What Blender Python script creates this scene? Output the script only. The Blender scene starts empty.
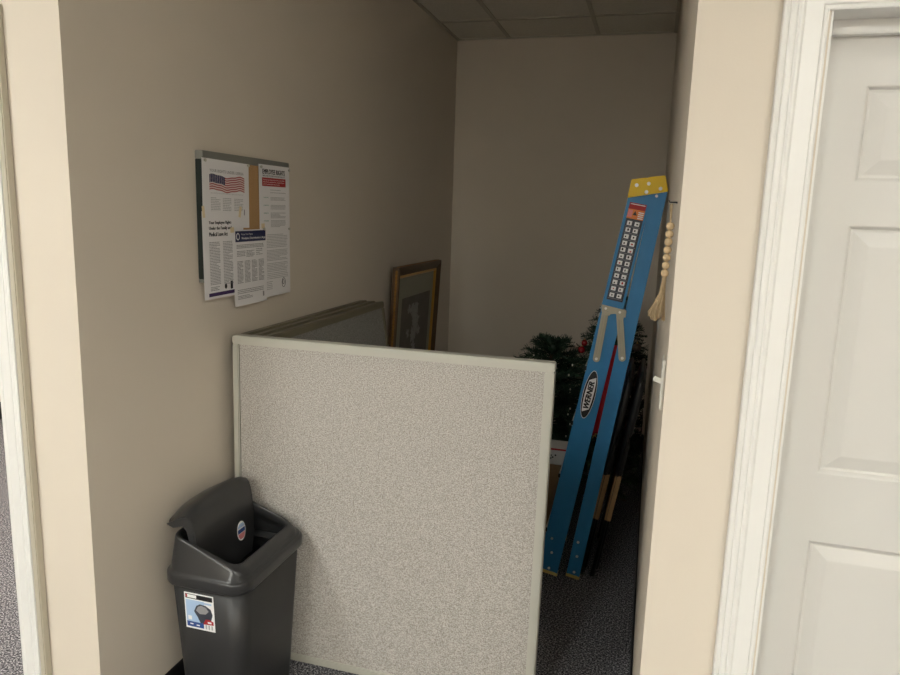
import bpy, bmesh, math, random
from mathutils import Vector, Matrix, noise
random.seed(7)
SC = bpy.context.scene
COL = SC.collection
PI = math.pi

# ------------------------------------------------------------------ materials
def lin(c):
    return tuple((x/255/12.92 if x/255 <= .04045 else ((x/255+.055)/1.055)**2.4) for x in c)

def mat(name, rgb, rough=.6, metal=0., spec=.5, coat=0., var=0., vscale=8., bump=0., bscale=200., bdist=.001, emit=None, estr=0.):
    m = bpy.data.materials.new(name); m.use_nodes = True
    nt = m.node_tree; b = nt.nodes['Principled BSDF']
    col = (*lin(rgb), 1)
    b.inputs['Base Color'].default_value = col
    b.inputs['Roughness'].default_value = rough
    b.inputs['Metallic'].default_value = metal
    b.inputs['Specular IOR Level'].default_value = spec
    b.inputs['Coat Weight'].default_value = coat
    tc = nt.nodes.new('ShaderNodeTexCoord')
    if var:
        n = nt.nodes.new('ShaderNodeTexNoise'); n.inputs['Scale'].default_value = vscale; n.inputs['Detail'].default_value = 4
        nt.links.new(tc.outputs['Object'], n.inputs['Vector'])
        r = nt.nodes.new('ShaderNodeValToRGB')
        r.color_ramp.elements[0].position = .3; r.color_ramp.elements[1].position = .7
        r.color_ramp.elements[0].color = tuple(max(0, c*(1-var)) for c in col[:3])+(1,)
        r.color_ramp.elements[1].color = tuple(min(1, c*(1+var)) for c in col[:3])+(1,)
        nt.links.new(n.outputs['Fac'], r.inputs['Fac']); nt.links.new(r.outputs['Color'], b.inputs['Base Color'])
    if bump:
        n2 = nt.nodes.new('ShaderNodeTexNoise'); n2.inputs['Scale'].default_value = bscale; n2.inputs['Detail'].default_value = 3
        nt.links.new(tc.outputs['Object'], n2.inputs['Vector'])
        bp = nt.nodes.new('ShaderNodeBump'); bp.inputs['Strength'].default_value = bump; bp.inputs['Distance'].default_value = bdist
        nt.links.new(n2.outputs['Fac'], bp.inputs['Height']); nt.links.new(bp.outputs['Normal'], b.inputs['Normal'])
    if emit:
        b.inputs['Emission Color'].default_value = (*lin(emit), 1); b.inputs['Emission Strength'].default_value = estr
    return m

def speckle(name, cols, scale, rough=.95, bump=.4, bdist=.002, stretch=(1, 1, 1), detail=2., pos=(.34, .5, .66)):
    m = bpy.data.materials.new(name); m.use_nodes = True
    nt = m.node_tree; b = nt.nodes['Principled BSDF']
    b.inputs['Roughness'].default_value = rough; b.inputs['Specular IOR Level'].default_value = .15
    tc = nt.nodes.new('ShaderNodeTexCoord'); mp = nt.nodes.new('ShaderNodeMapping')
    mp.inputs['Scale'].default_value = stretch
    n = nt.nodes.new('ShaderNodeTexNoise'); n.inputs['Scale'].default_value = scale; n.inputs['Detail'].default_value = detail
    nt.links.new(tc.outputs['Object'], mp.inputs['Vector']); nt.links.new(mp.outputs['Vector'], n.inputs['Vector'])
    r = nt.nodes.new('ShaderNodeValToRGB')
    e = r.color_ramp.elements; e[0].position = pos[0]; e[1].position = pos[2]
    e[0].color = (*lin(cols[0]), 1); e[1].color = (*lin(cols[2]), 1)
    k = e.new(pos[1]); k.color = (*lin(cols[1]), 1)
    nt.links.new(n.outputs['Fac'], r.inputs['Fac']); nt.links.new(r.outputs['Color'], b.inputs['Base Color'])
    bp = nt.nodes.new('ShaderNodeBump'); bp.inputs['Strength'].default_value = bump; bp.inputs['Distance'].default_value = bdist
    nt.links.new(n.outputs['Fac'], bp.inputs['Height']); nt.links.new(bp.outputs['Normal'], b.inputs['Normal'])
    return m

WALL = mat('wall paint', (216, 206, 192), .7, var=.015, vscale=2.5, bump=.12, bscale=260, spec=.3)
TRIM = mat('white trim paint', (232, 231, 228), .35, spec=.5)
DOORM = mat('white door paint', (211, 209, 205), .42, bump=.08, bscale=180, spec=.45)
CEILM = mat('ceiling tile', (226, 221, 209), .95, var=.05, vscale=60, bump=.4, bscale=300, spec=.1)
GRIDM = mat('ceiling grid paint', (186, 180, 166), .5)
CARPET = speckle('carpet', ((42, 42, 46), (92, 92, 98), (186, 185, 188)), 150, bump=.3, bdist=.002, pos=(.36, .5, .66), detail=3.)
BASEM = mat('black vinyl base', (22, 21, 22), .5)
FABRIC = speckle('panel fabric', ((144, 138, 131), (177, 172, 166), (206, 202, 197)), 285, bump=.3, bdist=.001, pos=(.32, .5, .68), stretch=(.8, 1, 1.15))
RAIL = mat('panel rail paint', (188, 187, 177), .42, metal=.15, var=.02)
BLACKP = mat('bin plastic', (44, 44, 45), .42, bump=.12, bscale=420, bdist=.0005, spec=.45)
BLACKP2 = mat('bin lid plastic', (46, 46, 47), .3, bump=.1, bscale=420, bdist=.0005, spec=.5)
BAG = mat('black bag film', (16, 16, 17), .28, spec=.6)
WHITE = mat('white print', (236, 236, 236), .5)
PAPER = mat('paper', (232, 230, 231), .75, spec=.2)
INK = mat('black ink', (38, 38, 42), .7)
INKG = mat('grey ink', (146, 145, 148), .7)
INKL = mat('pale grey ink', (176, 175, 177), .7)
NAVY = mat('navy ink', (38, 42, 82), .6)
FRED = mat('flag red ink', (168, 78, 80), .65)
FWHITE = mat('flag white ink', (222, 205, 202), .65)
RED = mat('red ink', (170, 40, 44), .6)
PURPLE = mat('purple ink', (62, 40, 92), .6)
TEALI = mat('teal ink', (86, 140, 128), .7)
CORK = speckle('cork', ((150, 118, 80), (180, 144, 102), (196, 162, 120)), 500, bump=.2)
BFRAME = mat('grey board rail', (140, 140, 134), .45, metal=.3)
BSIDE = mat('dark green board side', (22, 32, 29), .5)
TAPE = mat('masking tape', (226, 208, 170), .55)
PIN = mat('pin metal', (200, 198, 190), .3, metal=.8)
LBLUE = mat('blue fibreglass', (44, 126, 180), .4, var=.05, vscale=12, bump=.08, bscale=200, spec=.45)
LBLUE2 = mat('blue fibreglass inner', (36, 104, 158), .5)
YEL = mat('yellow plastic', (236, 196, 16), .42)
ALU = mat('aluminium', (200, 198, 192), .38, metal=.35)
SPRD = mat('galvanised steel', (176, 171, 152), .45, metal=.2)
RIV = mat('bright rivet', (236, 234, 228), .3, metal=.2)
LBLK = mat('black decal', (20, 20, 24), .45)
DGREY = mat('dark decal', (56, 60, 72), .5)
ORANGE = mat('orange decal', (226, 130, 60), .5)
SKYB = mat('pale blue print', (168, 194, 226), .5)
BLUEP = mat('blue print', (38, 74, 142), .5)
PINKP = mat('pink print', (226, 140, 140), .5)
TOE = mat('ladder foot pad', (196, 178, 112), .6)
WOODB = mat('pale wooden bead', (222, 196, 156), .55, var=.06, vscale=60)
JUTE = mat('cotton twine', (190, 168, 134), .9, var=.12, vscale=120)
GOLDF = mat('gilt moulding', (150, 104, 46), .42, metal=.35, var=.22, vscale=40)
GOLDL = mat('gilt lip', (206, 160, 78), .3, metal=.6)
BROWNF = mat('brown moulding', (88, 66, 42), .5, var=.15, vscale=30)
MATB = mat('grey green mat', (158, 156, 138), .85)
ARTM = mat('muted print', (112, 106, 98), .8, var=.1, vscale=14)
ARTF = mat('pale printed blossom', (156, 154, 146), .8, var=.1, vscale=30)
NEEDLE = mat('artificial needles', (34, 62, 42), .6, var=.3, vscale=30)
NEEDLE2 = mat('dark needles', (30, 52, 38), .6, var=.3, vscale=30)
BARK = mat('brown trunk', (74, 54, 38), .8)
BULB = mat('clear bulb', (235, 230, 215), .15, spec=.8)
REDB = mat('red bauble', (140, 24, 30), .22, spec=.7)
GREYB = mat('taupe bauble', (128, 114, 104), .35, spec=.6)
GOLDB = mat('gold glitter', (214, 176, 96), .3, metal=.7)
VELVET = mat('red velvet', (176, 18, 30), .75, var=.15, vscale=20)
CARD = mat('brown cardboard', (140, 112, 82), .85, var=.06, vscale=20)
CARDW = mat('white cardboard', (206, 204, 202), .7)
CHBLK = mat('black vinyl', (20, 20, 21), .32, spec=.6)
CHTUB = mat('black tube paint', (16, 16, 17), .35, spec=.5)
FIBRE = mat('tan fibreboard', (150, 118, 82), .75, var=.08, vscale=50)
SWITCHM = mat('white switch plastic', (236, 234, 226), .35)
BRASSM = mat('satin nickel', (180, 176, 168), .3, metal=.9)
LAMPM = mat('lit diffuser', (255, 255, 255), .6, emit=(253, 254, 247), estr=1.0)
LAMPFILL = mat('added fill diffuser', (255, 255, 255), .6, emit=(253, 254, 247), estr=1.0)
LAMPN = mat('lit diffuser near', (255, 255, 255), .6, emit=(253, 254, 247), estr=1.0)
LAMPM2 = mat('lit diffuser of next room', (255, 255, 255), .6, emit=(255, 248, 238), estr=1.0)

# ------------------------------------------------------------------ helpers
ROOTOF = {}
def thing(name, label, cat, loc=(0, 0, 0), rz=0., group=None):
    o = bpy.data.objects.new(name, None); COL.objects.link(o)
    o.empty_display_size = .05
    o.location = loc; o.rotation_euler = (0, 0, rz)
    o['label'] = label; o['category'] = cat
    if group: o['group'] = group
    ROOTOF[o] = Matrix.Translation(Vector(loc)) @ Matrix.Rotation(rz, 4, 'Z')
    return o

def tag(o, label, cat, group=None):
    o['label'] = label; o['category'] = cat
    if group: o['group'] = group
    return o

def obj(name, bm, m, parent=None, smooth=False, world=True, origin=None):
    """one mesh object; bm is in world space (or in the thing's own space when world=False)"""
    ms = m if isinstance(m, (list, tuple)) else [m]
    if parent is not None and world:
        bmesh.ops.transform(bm, matrix=ROOTOF[parent].inverted(), verts=bm.verts)
    if parent is None and origin is not None:
        bmesh.ops.translate(bm, vec=-Vector(origin), verts=bm.verts)
    me = bpy.data.meshes.new(name); bm.normal_update(); bm.to_mesh(me); bm.free()
    for q in ms: me.materials.append(q)
    if smooth:
        for p in me.polygons: p.use_smooth = True
    o = bpy.data.objects.new(name, me); COL.objects.link(o)
    if parent is not None:
        o.parent = parent; ROOTOF[o] = ROOTOF[parent]
    elif origin is not None:
        o.location = origin
    return o

def struct(name, bm, m, parent=None, smooth=False):
    o = obj(name, bm, m, parent, smooth)
    if parent is None:
        o['kind'] = 'structure'
        ROOTOF[o] = Matrix.Identity(4)
    return o

def B(): return bmesh.new()

def box(bm, x0, x1, y0, y1, z0, z1, M=None, mi=0, bev=0.):
    vs = [Vector((x, y, z)) for x in (x0, x1) for y in (y0, y1) for z in (z0, z1)]
    if M is not None: vs = [M @ v for v in vs]
    v = [bm.verts.new(q) for q in vs]
    fs = [(0, 1, 3, 2), (4, 6, 7, 5), (0, 4, 5, 1), (2, 3, 7, 6), (0, 2, 6, 4), (1, 5, 7, 3)]
    F = []
    for f in fs:
        g = bm.faces.new([v[i] for i in f]); g.material_index = mi; F.append(g)
    if M is not None and M.to_3x3().determinant() < 0:
        for g in F: g.normal_flip()
    if bev:
        es = set(e for g in F for e in g.edges)
        r = bmesh.ops.bevel(bm, geom=list(es), offset=bev, segments=2, affect='EDGES', clamp_overlap=True)
        for g in r['faces']: g.material_index = mi
    return F

def prism(bm, poly, M, d0, d1, mi=0, bev=0.):
    """polygon (a,b) in M's local xy, extruded along local z from d0 to d1"""
    a = [bm.verts.new(M @ Vector((p[0], p[1], d0))) for p in poly]
    b = [bm.verts.new(M @ Vector((p[0], p[1], d1))) for p in poly]
    n = len(poly); F = []
    F.append(bm.faces.new(a[::-1])); F.append(bm.faces.new(b))
    for i in range(n): F.append(bm.faces.new((a[i], a[(i+1) % n], b[(i+1) % n], b[i])))
    for f in F: f.material_index = mi
    bmesh.ops.recalc_face_normals(bm, faces=F)
    if bev:
        es = set(e for f in F for e in f.edges)
        bmesh.ops.bevel(bm, geom=list(es), offset=bev, segments=2, affect='EDGES', clamp_overlap=True)
    return F

def tube(bm, pts, r, seg=8, mi=0, closed=False, taper=None):
    pts = [Vector(p) for p in pts]; n = len(pts); rings = []
    for i, p in enumerate(pts):
        if closed: t = pts[(i+1) % n]-pts[i-1]
        else: t = pts[min(i+1, n-1)]-pts[max(i-1, 0)]
        t.normalize()
        a = Vector((0, 0, 1)) if abs(t.z) < .9 else Vector((1, 0, 0))
        u = t.cross(a).normalized(); v = t.cross(u)
        rr = r if taper is None else taper[i]
        rings.append([bm.verts.new(p+(u*math.cos(2*PI*k/seg)+v*math.sin(2*PI*k/seg))*rr) for k in range(seg)])
    F = []
    for i in range(n if closed else n-1):
        A, C = rings[i], rings[(i+1) % n]
        for k in range(seg): F.append(bm.faces.new((A[k], A[(k+1) % seg], C[(k+1) % seg], C[k])))
    if not closed:
        F.append(bm.faces.new(rings[0][::-1])); F.append(bm.faces.new(rings[-1]))
    for f in F: f.material_index = mi
    bmesh.ops.recalc_face_normals(bm, faces=F)

def ball(bm, c, r, sub=2, mi=0, sc=(1, 1, 1)):
    g = bmesh.ops.create_icosphere(bm, subdivisions=sub, radius=r)
    for v in g['verts']: v.co = Vector((v.co.x*sc[0], v.co.y*sc[1], v.co.z*sc[2]))+Vector(c)
    for v in g['verts']:
        for f in v.link_faces: f.material_index = mi

def disc(bm, M, rx, ry, d0, d1, seg=28, mi=0):
    prism(bm, [(rx*math.cos(2*PI*k/seg), ry*math.sin(2*PI*k/seg)) for k in range(seg)], M, d0, d1, mi)

def loft(bm, loops, cap0=False, cap1=False, mi=0):
    R = [[bm.verts.new(Vector(p)) for p in L] for L in loops]
    n = len(R[0]); F = []
    for A, C in zip(R[:-1], R[1:]):
        for k in range(n): F.append(bm.faces.new((A[k], A[(k+1) % n], C[(k+1) % n], C[k])))
    if cap0: F.append(bm.faces.new(R[0][::-1]))
    if cap1: F.append(bm.faces.new(R[-1]))
    for f in F: f.material_index = mi
    return F

def rrect(x0, x1, y0, y1, r, seg=6):
    P = []
    for cx, cy, a0 in ((x1-r, y1-r, 0), (x0+r, y1-r, 90), (x0+r, y0+r, 180), (x1-r, y0+r, 270)):
        for k in range(seg+1):
            a = math.radians(a0+90*k/seg); P.append((cx+r*math.cos(a), cy+r*math.sin(a)))
    return P

def basis(o, x, y, z):
    return Matrix(((x[0], y[0], z[0], o[0]), (x[1], y[1], z[1], o[1]), (x[2], y[2], z[2], o[2]), (0, 0, 0, 1)))

def text_bm(bm, body, M, width=None, height=.02, bold=0., shear=0., mi=0, depth=0.0004, align='LEFT', fat=0.):
    """lettering laid in M's xy plane, lower left corner at M's origin"""
    cu = bpy.data.curves.new('t', 'FONT'); cu.body = body; cu.size = 1; cu.offset = bold; cu.shear = shear
    cu.resolution_u = 2; cu.fill_mode = 'FRONT'; cu.dimensions = '2D'
    o = bpy.data.objects.new('t', cu); COL.objects.link(o)
    bpy.context.view_layer.update()
    me = bpy.data.meshes.new_from_object(o.evaluated_get(bpy.context.evaluated_depsgraph_get()))
    bpy.data.objects.remove(o); bpy.data.curves.remove(cu)
    if len(me.vertices) == 0: return
    xs = [v.co.x for v in me.vertices]; ys = [v.co.y for v in me.vertices]
    x0, x1, y0, y1 = min(xs), max(xs), min(ys), max(ys)
    sy = height/(y1-y0); sx = (width/(x1-x0)) if width else sy
    off = 0 if align == 'LEFT' else -(x1-x0)*sx/2
    for q in ((0., 0.),) if not fat else ((-fat, 0.), (0., .00002), (fat, .00004)):
        V = [bm.verts.new(M @ Vector(((v.co.x-x0)*sx+off+q[0], (v.co.y-y0)*sy, depth+q[1]))) for v in me.vertices]
        for p in me.polygons:
            try:
                f = bm.faces.new([V[i] for i in p.vertices]); f.material_index = mi
            except ValueError: pass
    bpy.data.meshes.remove(me)

def rect(bm, M, x0, y0, x1, y1, d=.0003, mi=0):
    f = bm.faces.new([bm.verts.new(M @ Vector((x, y, d))) for x, y in ((x0, y0), (x1, y0), (x1, y1), (x0, y1))])
    f.material_index = mi

def lines(bm, M, x0, x1, y1, y0, n, h, mi=0, seed=1, d=.0003):
    """n printed text lines as rows of little word marks"""
    rnd = random.Random(seed)
    for i in range(n):
        y = y1-(y1-y0)*i/max(1, n-1)
        x = x0; xe = x1-(x1-x0)*(rnd.random()*.5 if rnd.random() < .2 else rnd.random()*.06)
        while x < xe-.001:
            w = min(rnd.uniform(.004, .014), xe-x)
            rect(bm, M, x, y-h, x+w, y, d, mi); x += w+.0016

# ------------------------------------------------------------------ room
L, R, FY, BY, H = -1.439, .048, 1.49, 5.063, 2.869
XW, XE, YS = -4.7, 2.6, -4.7          # extents of the outer rooms
WT = .12

bm = B(); box(bm, XW-WT, XE+WT, YS-WT, BY+WT, -.12, 0); struct('floor', bm, CARPET)
bm = B(); box(bm, XW-WT, XE+WT, YS-WT, BY+WT, H, H+.1); struct('ceiling', bm, CEILM)
# alcove walls
bm = B(); box(bm, L-WT, L, FY+WT, BY, 0, H); struct('wall_left', bm, WALL)
bm = B(); box(bm, R, R+WT, FY+WT, BY, 0, H); struct('wall_right', bm, WALL)
bm = B(); box(bm, XW, XE, BY, BY+WT, 0, H); struct('wall_back', bm, WALL)
# front wall pieces beside the opening (with the doorways cut out)
DX0, DX1, DZ = .2795, 1.098, 2.05      # white door opening
OX1, OX0, OZ = -1.712, -2.62, 2.05     # open doorway on the left
bm = B()
box(bm, R, DX0, FY, FY+WT, 0, H); box(bm, DX0, DX1, FY, FY+WT, DZ, H); box(bm, DX1, XE, FY, FY+WT, 0, H)
struct('wall_front_right', bm, WALL)
bm = B()
box(bm, OX1, L, FY, FY+WT, 0, H); box(bm, OX0, OX1, FY, FY+WT, OZ, H); box(bm, XW, OX0, FY, FY+WT, 0, H)
struct('wall_front_left', bm, WALL)
# outer rooms
bm = B(); box(bm, XW, XE, YS-WT, YS, 0, H); struct('wall_south', bm, WALL)
bm = B(); box(bm, XW-WT, XW, YS, BY, 0, H); struct('wall_west', bm, WALL)
bm = B(); box(bm, XE, XE+WT, YS, BY, 0, H); struct('wall_east', bm, WALL)

def base(name, x0, x1, y0, y1):
    bm = B(); box(bm, x0, x1, y0, y1, 0, .133, bev=.002); struct(name, bm, BASEM)
base('baseboard_left', L, L+.006, FY+.0, BY)
base('baseboard_right', R-.006, R, FY+.0, BY)
base('baseboard_back', L+.006, R-.006, BY-.006, BY)
base('baseboard_front', R-.006, .196, FY-.006, FY)
base('baseboard_front_left', -1.612, L+.006, FY-.006, FY)
base('baseboard_west', XW, XW+.006, FY+WT, BY)
base('baseboard_south', XW, XE, YS, YS+.006)

# ceiling grid: every bar a strip of its own
k = 0
for gx in (-1.064, -.455):
    k += 1; bm = B(); box(bm, gx-.012, gx+.012, FY+WT, BY, H-.007, H); struct('trim_%d' % k, bm, GRIDM)
for gy in (4.595, 3.376, 2.157):
    k += 1; bm = B(); box(bm, L, R, gy-.012, gy+.012, H-.006, H); struct('trim_%d' % k, bm, GRIDM)
for nm, x0, x1, y0, y1 in (('a', L, L+.02, FY+WT, BY), ('b', R-.02, R, FY+WT, BY), ('c', L, R, BY-.02, BY)):
    k += 1; bm = B(); box(bm, x0, x1, y0, y1, H-.008, H); struct('trim_%d' % k, bm, GRIDM)

# door casing swept along the opening
def casing(name, x0, x1, ztop, prof, wid):
    """x0,x1: inner edges; prof: (distance from the INNER edge outward, thickness)"""
    bm = B(); path = []
    for d, t in prof:
        path.append([(x0-d, FY-t, 0), (x0-d, FY-t, ztop+d), (x1+d, FY-t, ztop+d), (x1+d, FY-t, 0)])
    rows = [[bm.verts.new(q) for q in p] for p in path]
    for A, C in zip(rows[:-1], rows[1:]):
        for j in range(3): bm.faces.new((A[j], C[j], C[j+1], A[j+1]))
    bm.faces.new([r[0] for r in rows]); bm.faces.new([r[-1] for r in rows])
    bmesh.ops.recalc_face_normals(bm, faces=bm.faces)
    return struct(name, bm, TRIM)
PROF = [(0, 0), (0, .008), (.003, .0095), (.007, .0085), (.0085, .0068), (.011, .0098), (.04, .0115), (.042, .0128), (.0445, .0148),
        (.048, .0152), (.0505, .0132), (.0525, .0128), (.0555, .0165), (.060, .0175), (.064, .0165), (.066, .0148), (.068, .0185), (.073, .0205), (.077, .019), (.078, .016), (.078, 0)]
k += 1; casing('trim_%d' % k, .2748, 1.103, 2.045, PROF, .078)
PROFL = [(d*.93, t*1.25) for d, t in PROF]
k += 1; casing('trim_%d' % k, OX0-.008, OX1+.006, OZ-.004, PROFL, .075)
SHADEM = mat('casing side shade colour', (186, 179, 163), .6)
k += 1; bm = B(); box(bm, -1.632, -1.612, FY-.024, FY, 0, OZ+.095, bev=.003); struct('trim_%d' % k, bm, SHADEM)  # added strip; its darker colour paints in shade on the casing's side
# jambs with stops
bm = B()
box(bm, DX0, DX0+.004, FY, FY+WT, 0, DZ); box(bm, DX1-.004, DX1, FY, FY+WT, 0, DZ); box(bm, DX0, DX1, FY, FY+WT, DZ-.004, DZ)
box(bm, DX0+.004, DX0+.016, FY+.068, FY+.092, 0, DZ-.004, bev=.002); box(bm, DX1-.016, DX1-.004, FY+.068, FY+.092, 0, DZ-.004, bev=.002)
box(bm, DX0+.016, DX1-.016, FY+.068, FY+.092, DZ-.03, DZ-.004, bev=.002)
k += 1; struct('trim_%d' % k, bm, TRIM)
bm = B()
box(bm, OX0, OX0+.012, FY, FY+WT, 0, OZ); box(bm, OX1-.012, OX1, FY, FY+WT, 0, OZ); box(bm, OX0+.012, OX1-.012, FY, FY+WT, OZ-.012, OZ)
k += 1; struct('trim_%d' % k, bm, TRIM)

# six panel door
DF = FY+.093
dx0, dx1, dz0, dz1 = DX0+.006, DX1-.006, .012, DZ-.006
px = [(.373, .640), (.738, 1.005)]
pz = [(.24, .99), (1.143, 1.664), (1.749, 1.931)]
bm = B()
xs = [dx0]+[q for p in px for q in p]+[dx1]; zs = [dz0]+[q for p in pz for q in p]+[dz1]
V = {(i, j): bm.verts.new((x, DF, z)) for i, x in enumerate(xs) for j, z in enumerate(zs)}
for i in range(len(xs)-1):
    for j in range(len(zs)-1):
        if i in (1, 3) and j in (1, 3, 5):
            prev = [V[(i, j)], V[(i+1, j)], V[(i+1, j+1)], V[(i, j+1)]]
            for off, dep in ((.003, .0015), (.008, .0085), (.013, .0095), (.040, .0022), (.043, .0018)):
                cur = [bm.verts.new((x, DF+dep, z)) for x, z in ((xs[i]+off, zs[j]+off), (xs[i+1]-off, zs[j]+off), (xs[i+1]-off, zs[j+1]-off), (xs[i]+off, zs[j+1]-off))]
                for q in range(4): bm.faces.new((prev[q], prev[(q+1) % 4], cur[(q+1) % 4], cur[q]))
                prev = cur
            bm.faces.new(prev)
        else:
            bm.faces.new((V[(i, j)], V[(i+1, j)], V[(i+1, j+1)], V[(i, j+1)]))
bmesh.ops.recalc_face_normals(bm, faces=bm.faces)
if sum(f.normal.y for f in bm.faces) > 0:
    for f in bm.faces: f.normal_flip()
bb = [(dx0, dz0), (dx1, dz0), (dx1, dz1), (dx0, dz1)]
back = [bm.verts.new((x, DF+.035, z)) for x, z in bb]; bm.faces.new(back[::-1])
# edges of the slab
def strip(fr, b0, b1):
    bm.faces.new(fr+[b1, b0])
strip([V[(i, 0)] for i in range(len(xs))], back[0], back[1])
strip([V[(len(xs)-1, j)] for j in range(len(zs))], back[1], back[2])
strip([V[(i, len(zs)-1)] for i in range(len(xs)-1, -1, -1)], back[2], back[3])
strip([V[(0, j)] for j in range(len(zs)-1, -1, -1)], back[3], back[0])
door = struct('door_1', bm, DOORM)
bm = B(); Mk = basis((1.03, DF, .93), (1, 0, 0), (0, 0, 1), (0, -1, 0))
disc(bm, Mk, .032, .032, -.001, .006); disc(bm, Mk, .012, .012, .006, .04); ball(bm, (1.03, DF-.055, .93), .027, 3, sc=(1, .8, 1))
obj('door_knob', bm, BRASSM, door, smooth=True)

# ------------------------------------------------------------------ ceiling lights (troffers)
def troffer(x, y, w, l, m, label, group=None):
    t = thing('ceiling_light', label, 'ceiling light', (x, y, H-.03), 0, group)
    bm = B()
    for a in ((x-w/2-.02, x-w/2, y-l/2-.02, y+l/2+.02), (x+w/2, x+w/2+.02, y-l/2-.02, y+l/2+.02), (x-w/2, x+w/2, y-l/2-.02, y-l/2), (x-w/2, x+w/2, y+l/2, y+l/2+.02)):
        box(bm, a[0], a[1], a[2], a[3], H-.03, H)
    obj('frame', bm, TRIM, t)
    bm = B(); box(bm, x-w/2, x+w/2, y-l/2, y+l/2, H-.022, H-.012)
    obj('diffuser', bm, m, t)

troffer(-2.05, -.35, .58, 1.18, LAMPM, 'recessed ceiling light panel outside the alcove, above the left of the viewer', 'ceiling lights of the outer room')
troffer(1.0, -.15, .58, 1.18, LAMPN, 'recessed ceiling light panel outside the alcove, behind and right of the viewer', 'ceiling lights of the outer room')
troffer(-1.3, -3.3, .58, 1.18, LAMPFILL, 'added fill light panel far behind the viewer on the left, brightening the alcove', 'ceiling lights of the outer room')  # unseen panel, added to get more light into the alcove
troffer(1.7, -3.1, .58, 1.18, LAMPFILL, 'added fill light panel far behind the viewer on the right, brightening the alcove', 'ceiling lights of the outer room')  # second added panel, lifts the alcove walls from the right
troffer(-3.2, 3.0, .58, 1.18, LAMPM2, 'recessed ceiling light panel in the room beyond the left doorway')

# ------------------------------------------------------------------ cubicle panels
PW, PH, PT = 1.136, 1.215, .045
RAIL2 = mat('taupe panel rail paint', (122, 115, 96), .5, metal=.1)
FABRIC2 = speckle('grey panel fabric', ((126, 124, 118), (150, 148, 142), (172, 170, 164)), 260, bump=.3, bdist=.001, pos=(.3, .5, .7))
def panel_parts(root, M, FABRIC=FABRIC, RAIL=RAIL):
    """M: local x along the width, y up, z out of the front face; origin bottom left of front face"""
    e = .030
    bm = B(); F = box(bm, e-.002, PW-e+.002, -PT+.004, -.004, e-.002, PH-e+.002, Mz(M)); obj('fabric_panel', bm, FABRIC, root)
    for nm, a in (('top_rail', (0, PW, -PT, 0, PH-e, PH)), ('bottom_rail', (0, PW, -PT, 0, 0, e)), ('side_rail', (0, e-.006, -PT, 0, e, PH-e)), ('side_rail', (PW-e, PW, -PT, 0, e, PH-e))):
        bm = B(); box(bm, *a, Mz(M), bev=.0035); obj(nm, bm, RAIL, root, smooth=False)
def Mz(M):
    # box() gets (x, depth, up); map to M's (x, up, depth)
    return M @ Matrix(((1, 0, 0, 0), (0, 0, 1, 0), (0, 1, 0, 0), (0, 0, 0, 1)))

# the big one standing across the alcove
px0 = -1.406
t = thing('cubicle_panel', 'pale speckled fabric cubicle panel standing across the alcove mouth behind the black bin', 'cubicle panel', (px0+PW/2, 2.15, 0))
sk = .008                                   # it is racked slightly, its right edge leaning out of plumb
Mp = basis((px0, 2.127, 0), (1, 0, 0), (sk, .001, 1), (0, -1, 0))
panel_parts(t, Mp)
# three more leaning against the left wall
la = math.radians(7.8)
names = ['grey cubicle panel leaning behind the big panel, frontmost of the stack of three',
         'grey cubicle panel leaning behind the big panel, middle of the stack of three',
         'grey cubicle panel touching the wall, rearmost of the stack of three']
for i in range(3):
    xt = -1.288-.0475*i                      # front top edge
    xb = xt+PH*math.sin(la)
    t = thing('cubicle_panel', names[i], 'cubicle panel', (xb-.02, 2.178+PW/2, 0), 0, 'cubicle panels stacked by the left wall')
    up = (-math.sin(la), 0, math.cos(la)); out = (math.cos(la), 0, math.sin(la))
    dz = PT*math.sin(la)
    M_ = basis((xb, 2.178+.004*i, dz), (0, 1, 0), up, out)
    panel_parts(t, M_, FABRIC2, RAIL2)

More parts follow.
